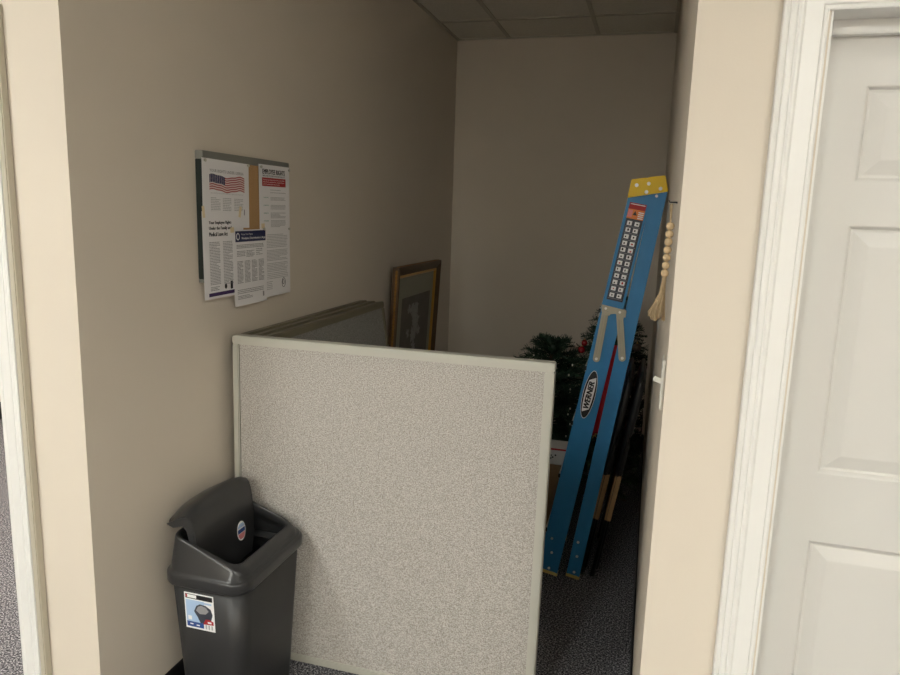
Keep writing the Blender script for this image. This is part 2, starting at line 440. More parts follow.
# ------------------------------------------------------------------ framed picture leaning on the left wall
def picture():
    w, h = .82, 1.0
    a = math.radians(2.8); th = .042
    up = (math.sin(a), 0, math.cos(a)); out = (math.cos(a), 0, -math.sin(a))
    ob = (L+.003+th, 3.70, .345)
    t = thing('picture_frame', 'gilt and brown framed picture with grey mat hanging near the alcove back corner', 'picture', (ob[0]-.02, ob[1]+w/2, ob[2]))
    M = basis(ob, (0, 1, 0), up, out)
    M = M @ Matrix.Translation((0, .0055, 0))
    # moulding: mitred sweep; (inset from outer edge, height over back)
    def ring(prof, m, nm, mi=None):
        bm = B(); R_ = []
        for d, z in prof:
            R_.append([bm.verts.new(M @ Vector((x, y, z-th))) for x, y in ((d, d), (w-d, d), (w-d, h-d), (d, h-d))])
        for A, C in zip(R_[:-1], R_[1:]):
            for j in range(4): bm.faces.new((A[j], A[(j+1) % 4], C[(j+1) % 4], C[j]))
        bmesh.ops.recalc_face_normals(bm, faces=bm.faces)
        return obj(nm, bm, m, t)
    ring([(.07, 0), (0, 0), (0, .034), (.004, .040), (.012, .042), (.020, .040), (.024, .036), (.052, .020), (.052, 0)], BROWNF, 'moulding')
    ring([(.052, .004), (.052, .0225), (.056, .0245), (.064, .022), (.070, .014), (.070, .004)], GOLDL, 'gilt_lip')
    # beaded outer edge, one strip of beads per side
    for s in (0, 1):
        bm = B()
        for k in range(55): ball(bm, M @ Vector((w*s, .012+k*.0178, -.018)), .0085, 1, sc=(1, .55, 1.5))
        obj('beading', bm, GOLDF, t)
        bm = B()
        for k in range(45): ball(bm, M @ Vector((.014+k*.0178, h if s else 0, -.018)), .0085, 1, sc=(.6, 1.4, .55))
        obj('beading', bm, GOLDF, t)
    bm = B(); box(bm, .06, w-.06, -th+.003, -th+.007, .06, h-.06, Mz(M)); obj('backing_board', bm, BROWNF, t)
    # mat with a bevelled window
    bm = B(); x0, x1, y0, y1 = .160, w-.118, .22, h-.195
    for q in ((.062, x0, .062, h-.062), (x1, w-.062, .062, h-.062), (x0, x1, .062, y0), (x0, x1, y1, h-.062)):
        box(bm, q[0], q[1], -th+.0095, -th+.011, q[2], q[3], Mz(M))
    obj('mat', bm, MATB, t)
    bm = B(); box(bm, x0-.004, x1+.004, -th+.0075, -th+.009, y0-.004, y1+.004, Mz(M)); art = obj('print', bm, ARTM, t)
    bm = B(); rnd = random.Random(3)
    cx = x0+(x1-x0)*.47
    for k in range(34):
        yy = rnd.gauss((y0+y1)/2+.12, .14); yy = min(y1-.08, max(y0+.1, yy))
        xx = cx+rnd.gauss(0, .055)
        for j in range(5):
            an = 2*PI*j/5+rnd.random()
            Mf = M @ Matrix.Translation((xx+.016*math.cos(an), yy+.016*math.sin(an), -th+.0092)) @ Matrix.Rotation(an, 4, 'Z')
            f = bm.faces.new([bm.verts.new(Mf @ Vector((.017*math.cos(2*PI*q/10), .009*math.sin(2*PI*q/10), k*.000004+j*.000001))) for q in range(10)])
    obj('blossom', bm, ARTF, art)
picture()

# ------------------------------------------------------------------ bulletin board and its posters
BX = -1.410
t = thing('bulletin_board', 'grey railed cork bulletin board above the bin, mostly hidden under posters', 'bulletin board', (L, 2.29, 1.41))
bY0, bY1, bZ0, bZ1 = 2.008, 2.572, 1.409, 1.837
bm = B(); box(bm, L+.001, BX-.003, bY0+.006, bY1-.006, bZ0+.006, bZ1-.006); obj('cork_sheet', bm, CORK, t)
for nm, a, m in (('top_rail', (L+.001, BX, bY0, bY1, bZ1-.027, bZ1), BFRAME), ('bottom_rail', (L+.001, BX, bY0, bY1, bZ0, bZ0+.012), BFRAME),
                 ('side_rail', (L+.001, BX, bY0, bY0+.008, bZ0+.012, bZ1-.027), BSIDE), ('side_rail', (L+.001, BX, bY1-.008, bY1, bZ0+.012, bZ1-.027), BSIDE)):
    bm = B(); box(bm, *a, bev=.0015); obj(nm, bm, m, t)

def sheet(name, label, y0, z0, w, h, layer, tilt=0., curl=0., group=None):
    """a paper sheet pinned to the board; returns its root and a matrix with the origin at its lower left corner"""
    x = BX+.0008+layer*.0009
    t = thing(name, label, 'poster', (x, y0+w/2, z0), 0, group)
    M = basis((x, y0, z0), (0, 1, 0), (0, 0, 1), (1, 0, 0)) @ Matrix.Rotation(tilt, 4, 'Z')
    bm = B(); box(bm, 0, w, 0, h, 0, .0005, M); obj('paper_sheet', bm, PAPER, t)
    return t, M @ Matrix.Translation((0, 0, .0005))
PG = 'posters on the bulletin board'
# upper left sheet with the flag
t, M = sheet('notice_poster', 'white poster printed with a waving flag, pinned on the bulletin board', 2.000, 1.590, .274, .224, 0, math.radians(-.6), group=PG)
bm = B(); text_bm(bm, 'YOUR RIGHTS UNDER USERRA', M @ Matrix.Translation((.040, .182, 0)), width=.200, height=.010, bold=.01); obj('headline', bm, INKG, t)
bm = B(); n = 26
for s in range(13):
    for i in range(n):
        def P(i, s): return (.038+.207*i/n, .172-.050*s/13+.004*math.sin(i/n*2*PI*1.35+.5)+.0012*math.sin(i*.9))
        a, b_, c, d = P(i, s+1), P(i+1, s+1), P(i+1, s), P(i, s)
        f = bm.faces.new([bm.verts.new(M @ Vector((*q, .0003))) for q in (a, b_, c, d)]); f.material_index = s % 2
for i in range(11):
    a, b_, c, d = P(i, 7), P(i+1, 7), P(i+1, 0), P(i, 0)
    f = bm.faces.new([bm.verts.new(M @ Vector((*q, .0005))) for q in (a, b_, c, d)]); f.material_index = 2
for r_ in range(6):
    for c_ in range(8):
        x_ = .042+c_*.0102; y_ = .170-r_*.0043+.004*math.sin((x_-.038)/.207*2*PI*1.35+.5)
        rect(bm, M, x_, y_-.0018, x_+.0026, y_+.0006, .0007, 1)
obj('printed_flag', bm, [FRED, FWHITE, NAVY], t)
bm = B()
text_bm(bm, 'THE UNIFORMED SERVICES EMPLOYMENT AND REEMPLOYMENT RIGHTS ACT', M @ Matrix.Translation((.042, .112, 0)), width=.196, height=.0045)
lines(bm, M, .044, .100, .100, .056, 9, .0026, seed=1); lines(bm, M, .112, .165, .100, .060, 8, .0026, seed=2); lines(bm, M, .180, .236, .100, .050, 10, .0026, seed=3)
lines(bm, M, .045, .225, .040, .028, 3, .0026, seed=4)
obj('body_text', bm, INKL, t)
bm = B(); rect(bm, M, .240, .044, .246, .064); obj('printed_emblem', bm, INKG, t)
# lower left sheet
t, M = sheet('notice_poster', 'white family leave poster with purple foot band, below the flag poster', 1.996, 1.352, .240, .292, 1, math.radians(.6), group=PG)
bm = B()
for i, s in enumerate(('Your Employee Rights', 'Under the Family and', 'Medical Leave Act')):
    text_bm(bm, s, M @ Matrix.Translation((.036, .246-i*.0185, 0)), width=(.128, .128, .105)[i], height=.0135, fat=.0009)
obj('headline', bm, INK, t)
bm = B(); lines(bm, M, .034, .095, .190, .050, 28, .0024, seed=5); lines(bm, M, .112, .170, .190, .046, 28, .0024, seed=6); lines(bm, M, .180, .228, .190, .046, 26, .0024, seed=16); lines(bm, M, .034, .085, .040, .030, 3, .0026, seed=7)
obj('body_text', bm, INKG, t)
bm = B(); disc(bm, M @ Matrix.Translation((.122, .036, 0)), .007, .009, 0, .0004, 14); obj('printed_seal', bm, INK, t)
bm = B(); rect(bm, M, .150, .024, .164, .052); obj('printed_emblem', bm, INK, t)
bm = B(); rect(bm, M, .024, .008, .236, .020); obj('foot_band', bm, PURPLE, t)
for q in ((.004, .270, .1), (.210, .272, -.25)):
    bm = B(); box(bm, 0, .013, 0, .038, .0004, .0009, M @ Matrix.Translation((q[0], q[1], 0)) @ Matrix.Rotation(q[2], 4, 'Z')); obj('tape', bm, TAPE, t)
# right: two sheets
t, M = sheet('notice_poster', 'white employee rights poster with a red banner, pinned on the bulletin board', 2.342, 1.572, .226, .246, 2, math.radians(.3), group=PG)
bm = B(); text_bm(bm, 'EMPLOYEE RIGHTS', M @ Matrix.Translation((.026, .212, 0)), width=.164, height=.018, fat=.0011)
text_bm(bm, 'EMPLOYEE POLYGRAPH PROTECTION ACT', M @ Matrix.Translation((.026, .203, 0)), width=.164, height=.006, bold=.008); obj('headline', bm, INK, t)
bm = B(); rect(bm, M, .022, .168, .196, .199, .0003, 0)
text_bm(bm, 'The Employee Polygraph Protection Act prohibits', M @ Matrix.Translation((.028, .188, .0003)), width=.158, height=.0058, mi=1, bold=.006)
text_bm(bm, 'most private employers from using lie detector', M @ Matrix.Translation((.028, .180, .0003)), width=.158, height=.0058, mi=1, bold=.006)
text_bm(bm, 'tests for preemployment screening', M @ Matrix.Translation((.028, .172, .0003)), width=.120, height=.0058, mi=1, bold=.006)
obj('red_banner', bm, [RED, WHITE], t)
for i, s in enumerate(('PROHIBITIONS', 'EXEMPTIONS', 'EXAMINEE RIGHTS', 'ENFORCEMENT')):
    bm = B(); text_bm(bm, s, M @ Matrix.Translation((.030, .124-i*.029, 0)), width=.036, height=.0042, bold=.01); obj('section_title', bm, TEALI, t)
bm = B(); lines(bm, M, .080, .196, .156, .146, 2, .0026, seed=21)
for i, nn in enumerate((3, 4, 5, 6)): lines(bm, M, .080, .196, .128-i*.029, .128-i*.029-.0046*(nn-1), nn, .0026, seed=8+i)
obj('body_text', bm, INKL, t)
t, M = sheet('notice_poster', 'white text sheet with a round seal, below the red banner poster', 2.352, 1.322, .218, .262, 1, math.radians(.4), group=PG)
bm = B()
for a, b_, n in ((.238, .190, 9), (.178, .140, 8), (.128, .098, 6), (.090, .070, 4)): lines(bm, M, .040, .200, a, b_, n, .0026, seed=n+40)
obj('body_text', bm, INKL, t); bm = B(); lines(bm, M, .036, .080, .058, .030, 5, .0026, seed=50)
obj('body_text', bm, INKL, t)
bm = B()
tube(bm, [M @ Vector((.164+.013*math.cos(2*PI*k/20), .046+.018*math.sin(2*PI*k/20), .0004)) for k in range(20)], .0012, 4, closed=True)
tube(bm, [M @ Vector((.162+.006*math.cos(2*PI*k/12), .048+.009*math.sin(2*PI*k/12), .0004)) for k in range(12)], .0011, 4, closed=True)
obj('printed_seal', bm, INK, t)
# the loose sheet hanging over the middle
t, M = sheet('notice_poster', 'white workplace discrimination poster with a navy header, hanging low over the others', 2.167, 1.310, .215, .270, 4, math.radians(.5), group=PG)
bm = B(); rect(bm, M, .012, .228, .213, .266, .0003, 0)
disc(bm, M @ Matrix.Translation((.028, .247, 0)), .011, .013, .0004, .0007, 16, 1)
disc(bm, M @ Matrix.Translation((.028, .247, 0)), .007, .009, .0007, .0009, 16, 0)
text_bm(bm, 'Know Your Rights:', M @ Matrix.Translation((.050, .250, .0003)), width=.075, height=.0075, mi=1, bold=.006)
text_bm(bm, 'Workplace Discrimination is Illegal', M @ Matrix.Translation((.050, .234, .0003)), width=.160, height=.0105, mi=1, fat=.00025)
obj('navy_header', bm, [NAVY, WHITE], t)
bm = B(); lines(bm, M, .018, .200, .218, .208, 3, .0026, seed=61); lines(bm, M, .020, .075, .196, .180, 4, .0026, seed=62); lines(bm, M, .080, .135, .196, .176, 5, .0026, seed=63); lines(bm, M, .145, .19, .200, .180, 4, .0026, seed=64)
obj('intro_text', bm, INKG, t); bm = B()
for k_ in range(4): lines(bm, M, .020+k_*.047, .058+k_*.047, .160, .084, 17, .0026, seed=70+k_)
obj('body_text', bm, INKG, t); bm = B(); lines(bm, M, .018, .200, .058, .046, 3, .0026, seed=81); lines(bm, M, .020, .120, .036, .026, 3, .0024, seed=82)
obj('footer_text', bm, INKG, t)
bm = B(); rect(bm, M, .186, .020, .196, .038); obj('printed_emblem', bm, INKG, t)
for x_ in (-.004, .200):
    bm = B(); box(bm, x_, x_+.022, .262, .280, .0003, .0008, M @ Matrix.Rotation(.05, 4, 'Z')); obj('tape', bm, TAPE, t)
# push pins
pins = [(2.012, 1.806, 'upper left corner of the flag poster'), (2.266, 1.806, 'upper right corner of the flag poster'), (2.352, 1.808, 'upper left corner of the red banner poster'),
        (2.560, 1.808, 'upper right corner of the red banner poster'), (2.558, 1.580, 'right edge where the two right sheets meet'), (2.366, 1.582, 'bare cork just right of the navy header')]
for y, z, s in pins:
    t = thing('push_pin', 'small metal push pin at the '+s if 'cork' not in s else 'small metal push pin in the '+s, 'push pin', (BX, y, z), 0, 'push pins on the bulletin board')
    Mq = basis((BX, y, z), (0, 1, 0), (0, 0, 1), (1, 0, 0))
    bm = B(); disc(bm, Mq, .0055, .0055, .0075, .0095, 14); disc(bm, Mq, .0035, .0035, .0040, .0075, 12); obj('pin_head', bm, PIN, t)
    bm = B(); disc(bm, Mq, .0008, .0008, -.006, .004, 6); obj('pin_point', bm, PIN, t)

# ------------------------------------------------------------------ black swing lid bin
bx0, bx1, by0, by1 = -1.389, -1.092, 1.690, 2.108
t = thing('trash_bin', 'black plastic swing lid trash bin with tipped flap, in front of the fabric panel', 'trash bin', ((bx0+bx1)/2, (by0+by1)/2, 0))
def rl(x0, x1, y0, y1, r, z):
    return [(x, y, z if not callable(z) else z(x, y)) for x, y in rrect(x0, x1, y0, y1, r)]
bm = B()
def sec(f, ins=0.):   # body section at height fraction f
    i = .026*(1-f)+.012+ins
    return (bx0+i, bx1-i, by0+i*1.1, by1-i*1.1)
loft(bm, [rl(*sec(0, .012), .04, 0), rl(*sec(0, .002), .048, .004), rl(*sec(.03), .05, .016), rl(*sec(.5), .054, .26), rl(*sec(1), .058, .516), rl(*sec(1, .004), .055, .516),
          rl(*sec(.5, .004), .05, .26), rl(*sec(.04, .004), .046, .02)], cap0=True, cap1=True)
bmesh.ops.recalc_face_normals(bm, faces=bm.faces)
obj('body', bm, BLACKP, t, smooth=True)
# wedge lid frame
def prof(x):
    u = (x-bx0)/(bx1-bx0)
    if u < .13: return .655-.012*((.13-u)/.13)**2
    return .655-.088*((u-.13)/.87)**1.12
def zt(ofs): return lambda x, y: prof(x)+ofs
def zo(ofs): return lambda x, y: prof(x)+ofs-.016*max(0, (x-bx0)/(bx1-bx0))**2
bm = B()
ix0, ix1, iy0, iy1 = bx0+.024, bx1-.016, by0+.030, by1-.030
loops = [rl(bx0+.010, bx1-.010, by0+.010, by1-.010, .056, .506), rl(bx0+.002, bx1-.002, by0+.002, by1-.002, .060, .507), rl(bx0, bx1, by0, by1, .062, .512), rl(bx0, bx1, by0, by1, .062, .536),
         rl(bx0+.0015, bx1-.0015, by0+.0015, by1-.0015, .061, .541), rl(bx0+.005, bx1-.005, by0+.005, by1-.005, .058, .5435), rl(bx0+.009, bx1-.008, by0+.009, by1-.009, .056, .546), rl(bx0+.011, bx1-.009, by0+.011, by1-.011, .055, .552),
         rl(ix0-.003, ix1+.002, iy0-.003, iy1+.003, .046, zo(-.010)), rl(ix0-.001, ix1+.0, iy0-.001, iy1+.001, .045, zo(-.003)), rl(ix0+.001, ix1-.002, iy0+.002, iy1-.002, .043, zo(0)), rl(ix0+.007, ix1-.026, iy0+.009, iy1-.009, .04, zt(-.001)),
         rl(ix0+.010, ix1-.034, iy0+.012, iy1-.012, .038, zt(-.006)), rl(ix0+.012, ix1-.038, iy0+.014, iy1-.014, .036, zt(-.03)), rl(ix0+.010, ix1-.034, iy0+.012, iy1-.012, .038, zt(-.031)), rl(bx0+.016, bx1-.016, by0+.016, by1-.016, .05, .53), rl(bx0+.012, bx1-.012, by0+.012, by1-.012, .055, .506)]
loft(bm, loops+[loops[0]])
bmesh.ops.remove_doubles(bm, verts=bm.verts, dist=1e-5)
bmesh.ops.recalc_face_normals(bm, faces=bm.faces)
obj('lid_frame', bm, BLACKP2, t, smooth=True)
# tipped flap: an L of a long inner blade and a short outer wing, rounded bend and corners
fy0, fy1 = by0+.047, by1-.047
fp = [(x_-.012, z_) for x_, z_ in [(-1.262, .470), (-1.266, .53), (-1.271, .60), (-1.277, .66), (-1.283, .705), (-1.288, .722), (-1.296, .733), (-1.307, .735), (-1.330, .725), (-1.350, .712), (-1.372, .694), (-1.382, .682), (-1.386, .668)]]
NY = 22
def flap_pt(i, j, side):
    x, z = fp[i]
    v = j/NY
    e = 0.
    r_top = .030
    # rounded ends of the flap towards both tips
    ln = i/(len(fp)-1)
    rr = .05*max(0, (ln-.72)/.28)**2 + .03*max(0, (.2-ln)/.2)**2
    y = fy0+rr+(fy1-fy0-2*rr)*v
    if 4 <= i <= 10:                       # crown: the bend is slightly domed along its length
        z -= .020*max(0, 1-v/.22)**2+.012*max(0, (v-.85)/.15)**2
    if i >= 6:
        x -= .022*math.sin(PI*v)*(i-5)/7; z += .010*math.sin(PI*v)*min(1, (i-5)/4)
    a = Vector((fp[min(i+1, len(fp)-1)][0]-fp[max(i-1, 0)][0], 0, fp[min(i+1, len(fp)-1)][1]-fp[max(i-1, 0)][1])).normalized()
    nrm = Vector((a.z, 0, -a.x))
    q = Vector((x, y, z))+nrm*(.003*side)
    return q
bm = B(); G = {}
for side in (1, -1):
    for i in range(len(fp)):
        for j in range(NY+1): G[(side, i, j)] = bm.verts.new(flap_pt(i, j, side))
for i in range(len(fp)-1):
    for j in range(NY):
        bm.faces.new([G[(1, a, b_)] for a, b_ in ((i, j), (i+1, j), (i+1, j+1), (i, j+1))])
        bm.faces.new([G[(-1, a, b_)] for a, b_ in ((i, j), (i, j+1), (i+1, j+1), (i+1, j))])
    for j in (0, NY):
        bm.faces.new([G[(1, i, j)], G[(1, i+1, j)], G[(-1, i+1, j)], G[(-1, i, j)]])
for j in range(NY):
    for i in (0, len(fp)-1):
        bm.faces.new([G[(1, i, j)], G[(1, i, j+1)], G[(-1, i, j+1)], G[(-1, i, j)]])
# side cheeks of the wing with the pivot lugs
for yy, s in ((fy0+.001, 1), (fy1-.001, -1)):
    Mc = basis((0, yy, 0), (1, 0, 0), (0, 0, 1), (0, -1, 0))
    prism(bm, [(a_-.012, b_) for a_, b_ in [(-1.268, .560), (-1.284, .690), (-1.290, .705), (-1.300, .712), (-1.330, .705), (-1.376, .682), (-1.352, .672), (-1.318, .682), (-1.304, .670), (-1.297, .640), (-1.290, .60)]], Mc, -.0025, .0025)
bmesh.ops.recalc_face_normals(bm, faces=bm.faces)
flap = obj('swing_flap', bm, BLACKP2, t, smooth=True)
md = flap.modifiers.new('edge', 'EDGE_SPLIT'); md.split_angle = math.radians(50)
# oval sticker on the blade
Ms = basis((-1.2780, 1.972, .571), (0, 1, 0), Vector((-.075, 0, 1)).normalized(), Vector((1, 0, .075)).normalized())
bm = B(); disc(bm, Ms, .024, .034, .0022, .0034, 30, 0)
for y0_, y1_, mi in ((-.028, -.008, 2), (-.006, .008, 1), (.012, .026, 3)):
    pts = []
    for k_ in range(9):
        yy = y0_+(y1_-y0_)*k_/8; pts.append((.021*math.sqrt(max(0, 1-(yy/.031)**2)), yy))
    prism(bm, pts+[(-a, b_) for a, b_ in reversed(pts)], Ms, .0034, .0037, mi)
obj('oval_sticker', bm, [WHITE, BLUEP, PINKP, SKYB], flap)
# product label on the side facing the viewer
def sidey(z):
    f = z/.512; i = .026*(1-f)+.012; return by0+i*1.1
zb, ztp = .362, .486
sl = Vector((0, sidey(ztp)-sidey(zb), ztp-zb)).normalized()
Ml = basis((-1.309, sidey(zb), zb), (1, 0, 0), sl, Vector((0, -sl.z, sl.y)))
W_, H_ = .110, .124
Ml = Ml @ Matrix.Diagonal((.94, 1, 1, 1))
bm = B(); box(bm, 0, W_, 0, H_, .0004, .0012, Ml); lab = obj('product_label', bm, WHITE, t)
Mq = Ml @ Matrix.Translation((0, 0, .0012))
bm = B()
rect(bm, Mq, .004, .104, W_-.004, .120, .0002, 0); rect(bm, Mq, .010, .107, .046, .118, .0004, 1); rect(bm, Mq, .006, .108, .012, .118, .0006, 2)
rect(bm, Mq, .004, .024, .074, .100, .0002, 3); rect(bm, Mq, .060, .092, .102, .098, .0004, 3); rect(bm, Mq, .004, .006, .068, .024, .0002, 4)
rect(bm, Mq, .016, .014, .028, .018, .0004, 1); rect(bm, Mq, .040, .012, .052, .016, .0004, 1)
pts = [(.034, .062), (.044, .082), (.058, .090), (.080, .088), (.098, .078), (.104, .060), (.098, .040), (.094, .026), (.056, .024), (.046, .044)]
f = bm.faces.new([bm.verts.new(Mq @ Vector((a, b_, .0005))) for a, b_ in pts[::-1]]); f.material_index = 5
pts = [(.042, .066), (.050, .080), (.062, .086), (.080, .082), (.090, .070), (.078, .058), (.056, .056)]
f = bm.faces.new([bm.verts.new(Mq @ Vector((a, b_, .0007))) for a, b_ in pts[::-1]]); f.material_index = 6
f = bm.faces.new([bm.verts.new(Mq @ Vector((a, b_, .0008))) for a, b_ in ((.066, .022), (.106, .024), (.106, .036), (.090, .042), (.076, .040))]); f.material_index = 2
rect(bm, Mq, .084, .028, .098, .034, .001, 1)
for k_ in range(3): rect(bm, Mq, .074+k_*.011, .006, .080+k_*.011, .021, .0003, 7)
rect(bm, Mq, .010, .030, .024, .044, .0004, 1)
bmesh.ops.recalc_face_normals(bm, faces=bm.faces)
obj('label_print', bm, [LBLK, WHITE, RED, SKYB, BLUEP, DGREY, INKG, INKL], lab)
# crumpled bag inside
bm = B(); loops = []
for z, ins in ((.500, .004), (.47, .016), (.43, .028), (.40, .045), (.385, .075), (.38, .10)):
    x0_, x1_, y0_, y1_ = sec(z/.512, .008+ins)
    lp = []
    for i, (x, y) in enumerate(rrect(x0_, x1_, y0_, y1_, min(.05, (x1_-x0_)/2-.004), 10)):
        nn = noise.noise(Vector((x*34, y*34, z*34)))*.010
        lp.append((x+nn*(1 if x < -1.225 else -1)*.6, y+nn*(1 if y < 1.887 else -1)*.6, z+(nn*1.4 if z < .495 else 0)))
    loops.append(lp)
loft(bm, loops, cap1=True)
bmesh.ops.recalc_face_normals(bm, faces=bm.faces)
o = obj('bin_liner', bm, BAG, None, smooth=True, origin=(-1.225, 1.887, .38))
tag(o, 'crumpled black plastic bag lining the inside of the swing lid bin', 'bin liner')
md = o.modifiers.new('thickness', 'SOLIDIFY'); md.thickness = .0012

# ------------------------------------------------------------------ step ladder
LQ = Vector((-.29, 3.08, 0)); LA = math.radians(.5)
LV = Vector((math.cos(LA), math.sin(LA), 0)); LW = Vector((-math.sin(LA), math.cos(LA), 0))
def LP(v, z, w): return LQ+LV*v+LW*w+Vector((0, 0, z))
lad = thing('step_ladder', 'blue fibreglass step ladder with yellow top cap, folded, leaning beside the beaded tassel', 'step ladder', LP(0, 0, .2), LA)
def hexa(bm, f, mi=0):
    """f(a,b,c) gives the corner for a,b,c in 0/1"""
    v = {}
    for a in (0, 1):
        for b_ in (0, 1):
            for c in (0, 1): v[(a, b_, c)] = bm.verts.new(f(a, b_, c))
    F = []
    for q in (((0, 0, 0), (0, 1, 0), (1, 1, 0), (1, 0, 0)), ((0, 0, 1), (1, 0, 1), (1, 1, 1), (0, 1, 1)), ((0, 0, 0), (1, 0, 0), (1, 0, 1), (0, 0, 1)),
              ((0, 1, 0), (0, 1, 1), (1, 1, 1), (1, 1, 0)), ((0, 0, 0), (0, 0, 1), (0, 1, 1), (0, 1, 0)), ((1, 0, 0), (1, 1, 0), (1, 1, 1), (1, 0, 1))):
        g = bm.faces.new([v[k_] for k_ in q]); g.material_index = mi; F.append(g)
    bmesh.ops.recalc_face_normals(bm, faces=F)
WB, WTP = .42, .33                       # spread between the two sides, bottom and top
def wside(z, far): return (WB+(WTP-WB)*z/1.8) if far else 0.
FR = lambda z: (-.118+.1685*z, -.022+.1667*z)        # front rail: left and right edge
RR = lambda z: (.019+.1425*z, .081+.142*z)            # rear rail
def rail(name, E, z1, far):
    s = -1 if far else 1
    bm = B()
    def seg(f0, f1, d0, d1, zlo=0., zhi=z1):
        def f(a, b_, c):
            z = zhi if c else zlo
            l, r_ = E(z); fr = f1 if a else f0
            v = l+(r_-l)*fr
            zz = z+(.017*(1-fr) if not c else 0)*((E(0)[1]-E(0)[0])/.096)
            return LP(v+.1685*(zz-z), zz, wside(z, far)+s*(d1 if b_ else d0))
        hexa(bm, f)
    seg(.0, 1., 0, .005); seg(0, .06, .005, .030); seg(.94, 1., .005, .030)
    seg(0, .15, -.0022, 0); seg(.87, 1., -.0022, 0)
    o = obj(name, bm, LBLUE, lad)
    bm = B()
    def g(a, b_, c):
        l, r_ = E(0); fr = 1.02 if a else -.02; v = l+(r_-l)*fr; zz = .017*(1-fr)*((r_-l)/.096)
        return LP(v+.17*(zz+.013*c), max(0, zz)+.014*c, wside(0, far)+s*(.034 if b_ else -.004))
    hexa(bm, g); obj('foot_pad', bm, TOE, o)
    for vz in ((.55, .035), (.5, .115), (.35, .185)):
        bm = B(); l, r_ = E(vz[1]); Mb = basis(LP(l+(r_-l)*vz[0], vz[1], wside(vz[1], far)), LV, (0, 0, 1), -LW*s if not far else LW)
        disc(bm, Mb, .006, .006, 0, .004, 10); obj('bolt', bm, RIV, o)
for far in (False, True):
    rail('front_rail', FR, 1.80, far); rail('rear_rail', RR, 1.775, far)
# treads
for z in (.235, .505, .76, 1.016, 1.275):
    bm = B(); l = FR(z)[0]
    def f(a, b_, c): return LP(l+(-.007 if not a else .080)+.1685*(c*.006), z+(.004 if c else 0)-(.012 if a else 0), (wside(z, True)-.006) if b_ else .006)
    hexa(bm, f)
    def f2(a, b_, c): return LP(l+(-.007 if not a else -.003), z-(.026 if not c else 0), (wside(z, True)-.006) if b_ else .006)
    hexa(bm, f2)
    def f3(a, b_, c): return LP(l+(.076 if not a else .080), z-.012-(.024 if not c else 0), (wside(z, True)-.006) if b_ else .006)
    hexa(bm, f3)
    tr = obj('tread', bm, ALU, lad)
    for w_, in ((-.003,), (wside(z, True)+.003,)):
        bm = B(); box(bm, -.009, .0, -.003, .003, -.012, .006, Matrix.Translation(LP(l, z-.006, w_)) @ Matrix.Rotation(LA, 4, 'Z')); obj('tread_bracket', bm, BSIDE, tr)
# rear horizontals
for z in (.20, .62, 1.04, 1.46):
    bm = B(); l, r_ = RR(z); m_ = (l+r_)/2
    def f(a, b_, c): return LP(m_+(-.012 if not a else .012), z+(.02 if c else 0), (wside(z, True)-.007) if b_ else .007)
    hexa(bm, f); obj('rear_brace', bm, LBLUE2, lad)
# top cap
bm = B()
Mc = basis(LP(0, 0, 0), LV, (0, 0, 1), -LW)
cap = [(.174, 1.747), (.186, 1.823), (.246, 1.831), (.250, 1.828), (.256, 1.833), (.3195, 1.841), (.3355, 1.776)]
prism(bm, cap, Mc, -(WTP+.016), .016, bev=.004)
cp = obj('top_cap', bm, YEL, lad)
for vz in ((.208, 1.799), (.256, 1.806), (.304, 1.787), (.249, 1.772)):
    for w_, d in ((0, 1), (WTP, -1)):
        bm = B(); Mb = basis(LP(vz[0], vz[1], -.016 if d > 0 else WTP+.016), LV, (0, 0, 1), -LW*d); disc(bm, Mb, .0075, .0075, 0, .003, 14); disc(bm, Mb, .0045, .0045, .003, .005, 12); obj('rivet', bm, RIV, cp)
bm = B(); disc(bm, basis(LP(.291, 1.757, -.003), LV, (0, 0, 1), -LW), .006, .006, 0, .004, 12); obj('bolt', bm, ALU, lad)
# spreader brackets, near and far
for far in (False, True):
    w0 = (-.0025 if not far else wside(1.2, True)+.0025); d = 1 if not far else -1
    Ms = basis(LP(0, 0, w0), LV, (0, 0, 1), -LW)
    sgn = (0, .004) if not far else (-.004, 0)
    bm = B(); prism(bm, [(.101, 1.263), (.099, 1.294), (.205, 1.274), (.203, 1.243), (.172, 1.247), (.160, 1.257), (.140, 1.254), (.134, 1.246)], Ms, *sgn)
    sp = obj('spreader_plate', bm, SPRD, lad)
    for (a, b_) in (((.118, 1.266), (.093, 1.054)), ((.178, 1.253), (.202, 1.066))):
        a, b_ = Vector(a), Vector(b_); dd = (b_-a).normalized(); n_ = Vector((-dd.y, dd.x))
        pts = [a+n_*.014, a-n_*.014]
        for k_ in range(9):
            an = -PI/2+PI*k_/8; pts.append(b_+dd*math.cos(an)*.015+n_*math.sin(an)*.015)
        bm = B(); prism(bm, [(p[0], p[1]) for p in pts], Ms, sgn[0]+.0041*d, sgn[1]+.0041*d)
        off = .0041*d+(.004 if not far else -.004)
        Mr = Ms @ Matrix.Translation((a.x*.25+b_.x*.75, (a.y*.25+b_.y*.75), 0))
        a2 = a+dd*.02; b2 = b_-dd*.02
        for s in (-.005, .005):     # pressed ribs
            p0, p1 = a2+n_*s, b2+n_*s
            tube(bm, [Ms @ Vector((p0.x, p0.y, off)), Ms @ Vector((p1.x, p1.y, off))], 0.0024, 6)
        br = obj('spreader_arm', bm, SPRD, lad)
        bm = B(); Mr = Ms @ Matrix.Translation((b_.x, b_.y, 0)); disc(bm, Mr, .0065, .0065, off-.002, off+.004, 12); obj('rivet', bm, RIV, br)
        bm = B(); Mr = Ms @ Matrix.Translation((a.x, a.y+.012, 0)); disc(bm, Mr, .0055, .0055, off-.002, off+.003, 12); obj('rivet', bm, RIV, br)
